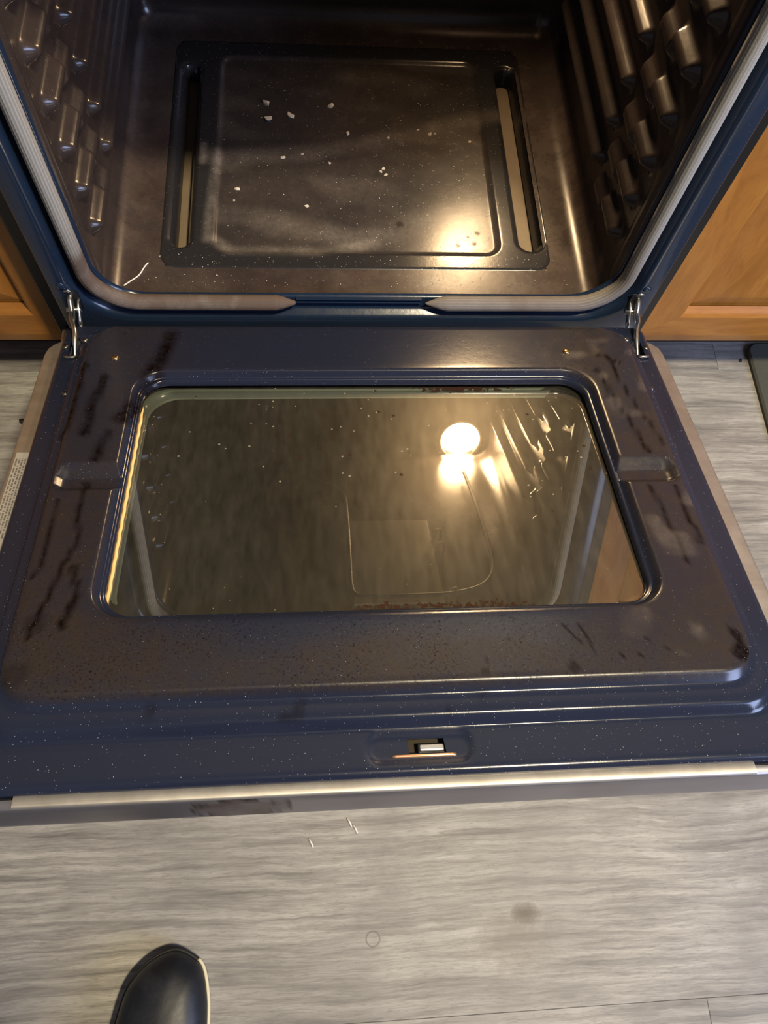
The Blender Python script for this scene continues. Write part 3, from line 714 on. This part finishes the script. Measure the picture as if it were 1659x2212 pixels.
for s in (-1, 1): a, b = sorted((s * .283, s * .340)); dbox('corner_cap', a, b, .538, .5505, -.020, -.0115, M['black_plastic_and_frame_shade'])
# bar handle on the outside
hv = [(-.30, -.505, -.047), (-.30, -.505, -.082)]; 
V, F = tube([(-.33, -.505, -.085), (.33, -.505, -.085)], .011, 14); hd = dlink('door_handle', mesh('handle', V, F), M['steel'])
for s in (-1, 1): dbox('handle_post', s * .30 - .011, s * .30 + .011, .495, .515, -.082, -.0468, M['steel'], .002)
# rating label on the left trim
me = mesh('rating_label', [(-.3575, -.196, -.0146), (-.3405, -.196, -.0149), (-.3405, -.322, -.0149), (-.3575, -.322, -.0146)], [(0, 3, 2, 1)])
uv = me.uv_layers.new(name='uv'); uvs = {0: (0, 1), 1: (1, 1), 2: (1, 0), 3: (0, 0)}
for l in me.loops: uv.data[l.index].uv = uvs[l.vertex_index]
for vtx in me.vertices: vtx.co.z += .0006
tag(dlink('rating_label', me, M['label'], False), 'scuffed silver label with rows of small print')
# latch: pocket, tongue, bare edge
dbox('latch_pocket', .004, .044, .512, .534, -.0150, -.0120, M['pocket']); 
for b in ((.004, .010, .512, .534), (.038, .044, .512, .534), (.004, .044, .5115, .5172), (.004, .044, .5278, .5340)): pass
dbox('latch_tongue_rim', .0178, .0396, .5186, .5266, -.0120, -.0050, M['black_plastic_and_frame_shade'])
tag(dbox('latch_tongue', .0192, .0382, .5199, .5250, -.0100, -.0036, M['bolt'], .0012), 'grey latch tongue')
V, F = tube([(-.0025, -.5297, -.0020), (.0, -.5297, -.0014), (.044, -.5297, -.0014), (.0465, -.5297, -.0020)], .0013, 8); tag(dlink('latch_lip', mesh('lip', V, F), M['copper']), 'bare orange metal lip below the latch slot')
# screws on the liner
def dscrew(xx, vv, hh, mat=None, r=.0036, nm='door_screw'):
    return screw(nm, DM @ Matrix.Translation((xx, -vv, hh)), mat or M['screw'], DOOR, r)
for xx, vv in ((-.320, .126), (-.3335, .050), (-.3105, .049), (.3185, .122), (.3075, .047), (.3325, .052)):
    dscrew(xx, vv, .0002 if abs(xx) > .317 else .0085)
for xx, vv in ((-.270, .0895), (.226, .080)): 
    o = dscrew(xx, vv, .0180, M['brass'], .0042); 
tag(o, 'brass screw')
for s in (-1, 1):     # pockets and end keepers of the hinge slots
    dbox('hinge_pocket', s * .3245 - .008, s * .3245 + .008, .030, .072, -.018, -.0155, M['pocket'])
    V, F = tube([(s * .3245 - .0062, -.0680, .0012), (s * .3245 - .003, -.0702, .0030), (s * .3245 + .003, -.0702, .0030), (s * .3245 + .0062, -.0680, .0012)], .0016, 8)
    dlink('hinge_keeper', mesh('keeper', V, F), M['zinc'])

# hinge arms: two bent plates and a roller, from the frame's slot down into the door's slot
def strip(pts, th, wd):
    P = np.array(smooth_path(pts, 8)); V = []
    for i in range(len(P)):
        a = P[max(i - 1, 0)]; b = P[min(i + 1, len(P) - 1)]; t_ = b - a; t_ /= np.linalg.norm(t_); nrm = np.array([0, -t_[2], t_[1]]); w_ = wd[min(i * len(wd) // len(P), len(wd) - 1)]
        for sx_, sn in ((-1, -1), (1, -1), (1, 1), (-1, 1)): V.append(P[i] + np.array([sx_ * th / 2, 0, 0]) + nrm * (sn * w_ / 2))
    m = len(P); return V, bridge(m, 4) + [(3, 2, 1, 0), tuple(range(4 * m - 4, 4 * m))]
for s in (-1, 1):
    X0 = s * .3345; X1 = s * .3255
    hroot = None
    V, F = strip([(X0, .010, ZO + .030), (X0 - s * .0005, -.013, ZO + .0285), (X0 - s * .002, -.027, ZO + .022), (X0 - s * .003, -.040, ZO + .0225), (X1, -.058, ZO + .0225), (X1, -.082, ZO + .0130), (X1, -.094, ZO + .002)], .0048, [.010, .011, .010, .011, .012, .010])
    hroot = tag(link('hinge_arm', mesh('hinge_arm', V, F), M['zinc'], R), 'zinc plated hinge arm')
    V, F = strip([(X0 - s * .0070, .006, ZO + .020), (X0 - s * .0075, -.014, ZO + .019), (X0 - s * .0080, -.028, ZO + .010), (X0 - s * .0080, -.038, ZO + .002)], .0026, [.009, .011, .010, .007])
    link('hinge_link', mesh('hinge_link', V, F), M['zinc'], hroot)
    lathe('hinge_rivet', [(.0032, -.010), (.0032, .0055), (.0022, .0065)], M['zinc'], hroot, Matrix.Translation((X0 - s * .004, -.021, ZO + .0185)) @ Matrix.Rotation(PI / 2, 4, 'Y'), 12)
    bx = box('hinge_slot', (X0 - .0105 if s > 0 else X0 - .004, X0 + .004 if s > 0 else X0 + .0105, -.0126, -.0110, ZO + .008, ZO + .040), M['black'], R, .0005)
    V, F = tube([(X0 - .004, -.0125, ZO + .0405), (X0 + .004, -.0125, ZO + .0405)], .0014, 8); link('slot_lip', mesh('lip', V, F), M['zinc'], bx)

# ------------------------------------------------------------------ crumbs, threads, specks
def chip_me(r, sq, seed):
    rg = random.Random(seed); bm = bmesh.new(); bmesh.ops.create_icosphere(bm, subdivisions=1, radius=r)
    for v_ in bm.verts:
        k = .5 + 1.0 * rg.random(); v_.co = Vector((v_.co.x * k * (1 + .4 * sq), v_.co.y * k, max(v_.co.z * k * .45, -.25 * r)))
    me = bpy.data.meshes.new('chip'); bm.to_mesh(me); bm.free(); return me
exec_px = None
ROOTN = np.array(Matrix.Translation((0, 0, 0)))
def crumb(x, y, z, r, seed, mat='crumb', label=None, group=None, nm='crumb', cat='crumb'):
    o = link(nm, chip_me(r, random.Random(seed).random(), seed), M[mat], smooth=False); o.location = (x, y, z + r * .22); o.rotation_euler.z = seed * 1.7
    return tag(o, label, cat, group)
PZ = ZO - .0030
uniq = [(-.118, .3435, .0054, 'large flat pale crumb at the back left of the oven floor panel'), (-.115, .3150, .0050, 'chunky pale crumb just in front of the large flat one, oven floor panel'),
        (-.085, .3220, .0042, 'pale crumb right of the chunky crumb, oven floor panel'), (-.029, .3415, .0040, 'lone pale crumb near the middle back of the oven floor panel'),
        (-.095, .2435, .0036, 'cream crumb leftmost of the middle row on the oven floor panel')]
for k, (x, y, r, lb) in enumerate(uniq): crumb(x, y, PZ, r, 3 + k, 'crumb', lb, 'crumbs on the oven floor panel')
many = [(-.008, .290, 'small pale crumb alone in the middle of the oven floor panel'), (.090, .300, 'pale crumb right of centre on the oven floor panel, behind a close pair'), (.106, .292, 'left one of the close pair of crumbs, right half of the oven floor panel'),
        (.113, .294, 'right one of the close pair of crumbs, right half of the oven floor panel'), (-.070, .251, 'yellowish crumb right of the cream crumb, middle row of the oven floor panel'), (-.033, .235, 'flat cream crumb rightmost of the middle row on the oven floor panel'),
        (-.155, .187, 'pale crumb at the left edge of the pressed field, the farther of two'), (-.158, .168, 'pale crumb at the left edge of the pressed field, the nearer of two'), (.048, .283, 'clustered pale crumb behind the grey trio of crumbs'),
        (.035, .222, 'left crumb of the grey trio at the centre of the oven floor panel'), (.041, .217, 'nearest crumb of the grey trio at the centre of the oven floor panel'), (.038, .227, 'farthest crumb of the grey trio at the centre of the oven floor panel'),
        (-.064, .160, 'dull round crumb lying alone in the front left of the oven floor panel'), (.160, .280, 'pale crumb near the right edge of the pressed field')]
for k, (x, y, lb) in enumerate(many): crumb(x, y, PZ, .0016 + .0014 * random.Random(k).random(), 40 + k, 'crumb', lb, 'crumbs on the oven floor panel')
V = []; F = []
for k in range(420):
    if k < 300: x, y, z = rng.uniform(-.178, .178), rng.uniform(.09, .40), ZO - .0029
    else: x, y, z = rng.uniform(-.27, .27), rng.uniform(.055, .078) if k < 360 else rng.uniform(.028, .045), ZO + .0012
    if k < 300 and rng.random() < .5: x = .02 + abs(x) * .9
    r = rng.uniform(.00025, .0009) * (1.2 if rng.random() < .15 else 1); b = len(V); a = rng.uniform(0, PI)
    for q in range(4): V.append((x + r * math.cos(a + q * PI / 2) * rng.uniform(.6, 1.3), y + r * math.sin(a + q * PI / 2), z))
    V.append((x, y, z + r * .8)); F += [(b + q, b + (q + 1) % 4, b + 4) for q in range(4)]
o = link('crumb_dust', mesh('crumb_dust', V, F), M['crumb'], smooth=False); tag(o, 'fine pale crumb dust scattered over the oven floor', 'crumbs', None, 'stuff')
V, F = tube(smooth_path([(-.284, .026, ZO + .003), (-.277, .034, ZO + .0015), (-.268, .043, ZO + .0012), (-.262, .056, ZO + .0012), (-.258, .062, ZO + .0016)], 6), .0009, 6)
tag(link('thread', mesh('thread', V, F), M['thread']), 'pale thread curled on the oven floor in the front left corner', 'thread')
crumb(-.485, -.014, .0, .0042, 91, 'burnt', 'black speck on the planks left of the oven door', None, 'burnt_crumb')
crumb(.368, -.042, .0, .0026, 92, 'burnt', 'small dark speck on the planks right of the oven door', None, 'burnt_crumb')
crumb(.632, .088, .0, .0036, 93, 'burnt', 'dark speck on the shaded planks below the right cabinet beside the mat', None, 'burnt_crumb')
for k, (x, y, lb) in enumerate(((-.025, -.579, 'white fleck on the planks just in front of the oven door, uppermost'), (-.018, -.587, 'white fleck on the planks in front of the door, right of its pair'), (-.072, -.600, 'white fleck on the planks in front of the door, lowest and leftmost'))):
    V, F = tube([(x - .003, y + .005, .0008), (x, y, .0012), (x + .002, y - .005, .0008)], .0012, 6); tag(link('white_fleck', mesh('f', V, F), M['thread']), lb, 'fleck', 'white flecks before the door')

# ------------------------------------------------------------------ the person holding the camera: only a shoe toe is in view
PER = empty('person', (-.16, -1.0, 0)); tag(PER, 'person in dark clothes standing at the oven, only the black shoe toe showing', 'person')
def skin_body(name, J, E, mat, parent, sub=2):
    me = bpy.data.meshes.new(name); me.from_pydata([j[:3] for j in J], E, []); o = bpy.data.objects.new(name, me); COL.objects.link(o)
    md = o.modifiers.new('skin', 'SKIN'); md.use_smooth_shade = True
    for k, j in enumerate(J):
        r = j[3]; me.skin_vertices[0].data[k].radius = r if isinstance(r, tuple) else (r, r)
    me.skin_vertices[0].data[0].use_root = True
    s = o.modifiers.new('sub', 'SUBSURF'); s.levels = sub; s.render_levels = sub
    me.materials.append(mat); adopt(o, parent); return o
J = [(-.13, -1.06, .92, (.15, .11)), (-.13, -1.04, 1.10, (.145, .10)), (-.13, -1.00, 1.30, (.17, .11)), (-.13, -.97, 1.43, (.11, .08)), (-.13, -.945, 1.50, .056),
     (-.225, -1.04, .84, .09), (-.235, -.95, .50, .066), (-.242, -.955, .11, .048), (-.045, -1.10, .84, .09), (-.02, -1.12, .50, .066), (.0, -1.24, .11, .048),
     (-.31, -.97, 1.40, .058), (-.345, -.92, 1.14, .046), (-.20, -.76, 1.06, .034), (.05, -.97, 1.40, .058), (.10, -.92, 1.14, .046), (-.03, -.76, 1.06, .034)]
E_ = [(0, 1), (1, 2), (2, 3), (3, 4), (0, 5), (5, 6), (6, 7), (0, 8), (8, 9), (9, 10), (3, 11), (11, 12), (12, 13), (3, 14), (14, 15), (15, 16)]
skin_body('clothed_body', J, E_, M['cloth'], PER)
hd_ = skin_body('head', [(-.13, -.95, 1.45, .050), (-.13, -.895, 1.56, .07), (-.13, -.875, 1.62, .082), (-.13, -.895, 1.68, .072)], [(0, 1), (1, 2), (2, 3)], M['skin'], PER)
V, F = tube([(-.13, -.80, 1.615), (-.13, -.775, 1.575), (-.13, -.80, 1.57)], [.008, .013, .010], 8); link('nose', mesh('nose', V, F), M['skin'], hd_)
skin_body('hair', [(-.13, -.93, 1.58, .07), (-.13, -.92, 1.66, .086), (-.13, -.875, 1.70, .066)], [(0, 1), (1, 2)], M['hair'], hd_)
for cx_, dr in ((-.19, -1), (-.04, 1)):
    hj = [(cx_ + dr * .0, -.765, 1.058, .030), (cx_ - dr * .012, -.728, 1.045, .032)]; ee = [(0, 1)]
    for q in range(4): hj.append((cx_ - dr * (.032 - .020 * q) , -.700, 1.036, .009)); hj.append((cx_ - dr * (.030 - .019 * q) - dr * .012, -.690, 1.052 + .003 * (q % 2), .008)); ee += [(1, 2 + 2 * q), (2 + 2 * q, 3 + 2 * q)]
    hj.append((cx_ - dr * .045, -.745, 1.066, .010)); hj.append((cx_ - dr * .058, -.720, 1.070, .009)); ee += [(0, 10), (10, 11)]
    skin_body('hand', hj, ee, M['skin'], PER, 1)

# left shoe: outline of a left foot, heel behind
OUT = [(.014, .146), (.0325, .138), (.0435, .127), (.0495, .100), (.0505, .070), (.049, .035), (.042, .0), (.036, -.05), (.036, -.10), (.030, -.135), (.0, -.150),
       (-.030, -.135), (-.036, -.10), (-.042, -.05), (-.048, .0), (-.052, .045), (-.0465, .079), (-.0375, .110), (-.0245, .128), (-.0065, .141)]
def outline(nn=96):
    P = [np.array(p) for p in OUT]; m = len(P); o = []
    for i in range(m):
        a, b, c, d = P[i - 1], P[i], P[(i + 1) % m], P[(i + 2) % m]
        for k in range(5):
            t_ = k / 5; o.append(.5 * (2 * b + (c - a) * t_ + (2 * a - 5 * b + 4 * c - d) * t_ * t_ + (3 * b - a - 3 * c + d) * t_ ** 3))
    return np.array(o)
SO = outline(); ns = len(SO); SM = Matrix.Translation((-.2355, -.8480, 0))
def sv(p, z, k=1., cy=0.): return SM @ Vector((p[0] * k, cy + (p[1] - cy) * k, z))
V = [sv(p, .0005, .97) for p in SO] + [sv(p, .006, 1.) for p in SO] + [sv(p, .022, 1.015) for p in SO] + [sv(p, .0255, 1.0) for p in SO]
sole = link('shoe', mesh('sole', V, bridge(4, ns) + [tuple(range(ns))[::-1], tuple(range(3 * ns, 4 * ns))]), M['sole'], PER, smooth=False); tag(sole, 'black leather work shoe with lugged sole')
def upz(p, lev):
    """height of the upper: low rounded toe rising to the ankle"""
    y = p[1]; top = .060 + .075 * float(sstep(np.array(-y), -.07, .05)); return .024 + (top - .024) * lev
prof = [(0, 1.0), (.18, .995), (.40, .96), (.60, .89), (.78, .76), (.90, .58), (.97, .36), (1., .14)]
V = []
for lev, k in prof:
    for p in SO:
        kk = k if p[1] > .02 else max(k, .62) if lev < 1 else .62
        kx = k + (max(k, .72) - k) * float(sstep(np.array(-p[1]), -.06, .02))
        V.append(SM @ Vector((p[0] * kx, .0 + (p[1] - .02) * (.35 + .65 * k if p[1] > .02 else max(.35 + .65 * k, .85)) + .02, upz(p, lev))))
link('upper', mesh('upper', V, bridge(len(prof), ns) + [tuple(range((len(prof) - 1) * ns, len(prof) * ns))]), M['leather'], sole)
# pale welt along the inner edge, dark welt elsewhere, lugs, toe-cap seam
i_a = max(range(ns), key=lambda i: SO[i][1] + SO[i][0] * .8)
wi = [i for i in range(ns) if SO[i][0] > .028 and SO[i][1] > -.1 and SO[i][1] < .135]
wp = [sv(SO[i], .0262, 1.012) for i in wi]; V, F = tube(wp, .0021, 6); tag(link('welt', mesh('welt', V, F), M['cream'], sole), 'cream welt edge')
wp = [sv(SO[i], .0262, 1.008) for i in range(ns) if i not in wi]
V, F = tube([sv(p, .0256, 1.006) for p in SO], .0022, 6, closed=True); link('welt_cord', mesh('cord', V, F), M['sole'], sole)
for i in range(0, ns, 4):
    if SO[i][0] > -.004: continue
    p = SO[i]; q = sv(p, .010, 1.002)
    me = box_me(-.0034, .0034, -.0024, .0024, -.0085, .0085, .0008, 1); o = link('sole_lug', me, M['sole'], sole, smooth=False)
    a = SO[(i + 1) % ns] - SO[i - 1]; o.parent = None; o.matrix_parent_inverse = Matrix.Identity(4); o.location = q; o.rotation_euler.z = math.atan2(a[1], a[0]); adopt(o, sole)
other = sole.copy(); COL.objects.link(other); other.scale.x = -1; other['label'] = 'black leather work shoe set a step back'
other.matrix_parent_inverse = Matrix.Identity(4); other.location = (-.2355 - PER.location.x, -.275 - PER.location.y, 0)
for ch in list(sole.children):
    c = ch.copy(); COL.objects.link(c); c.parent = other
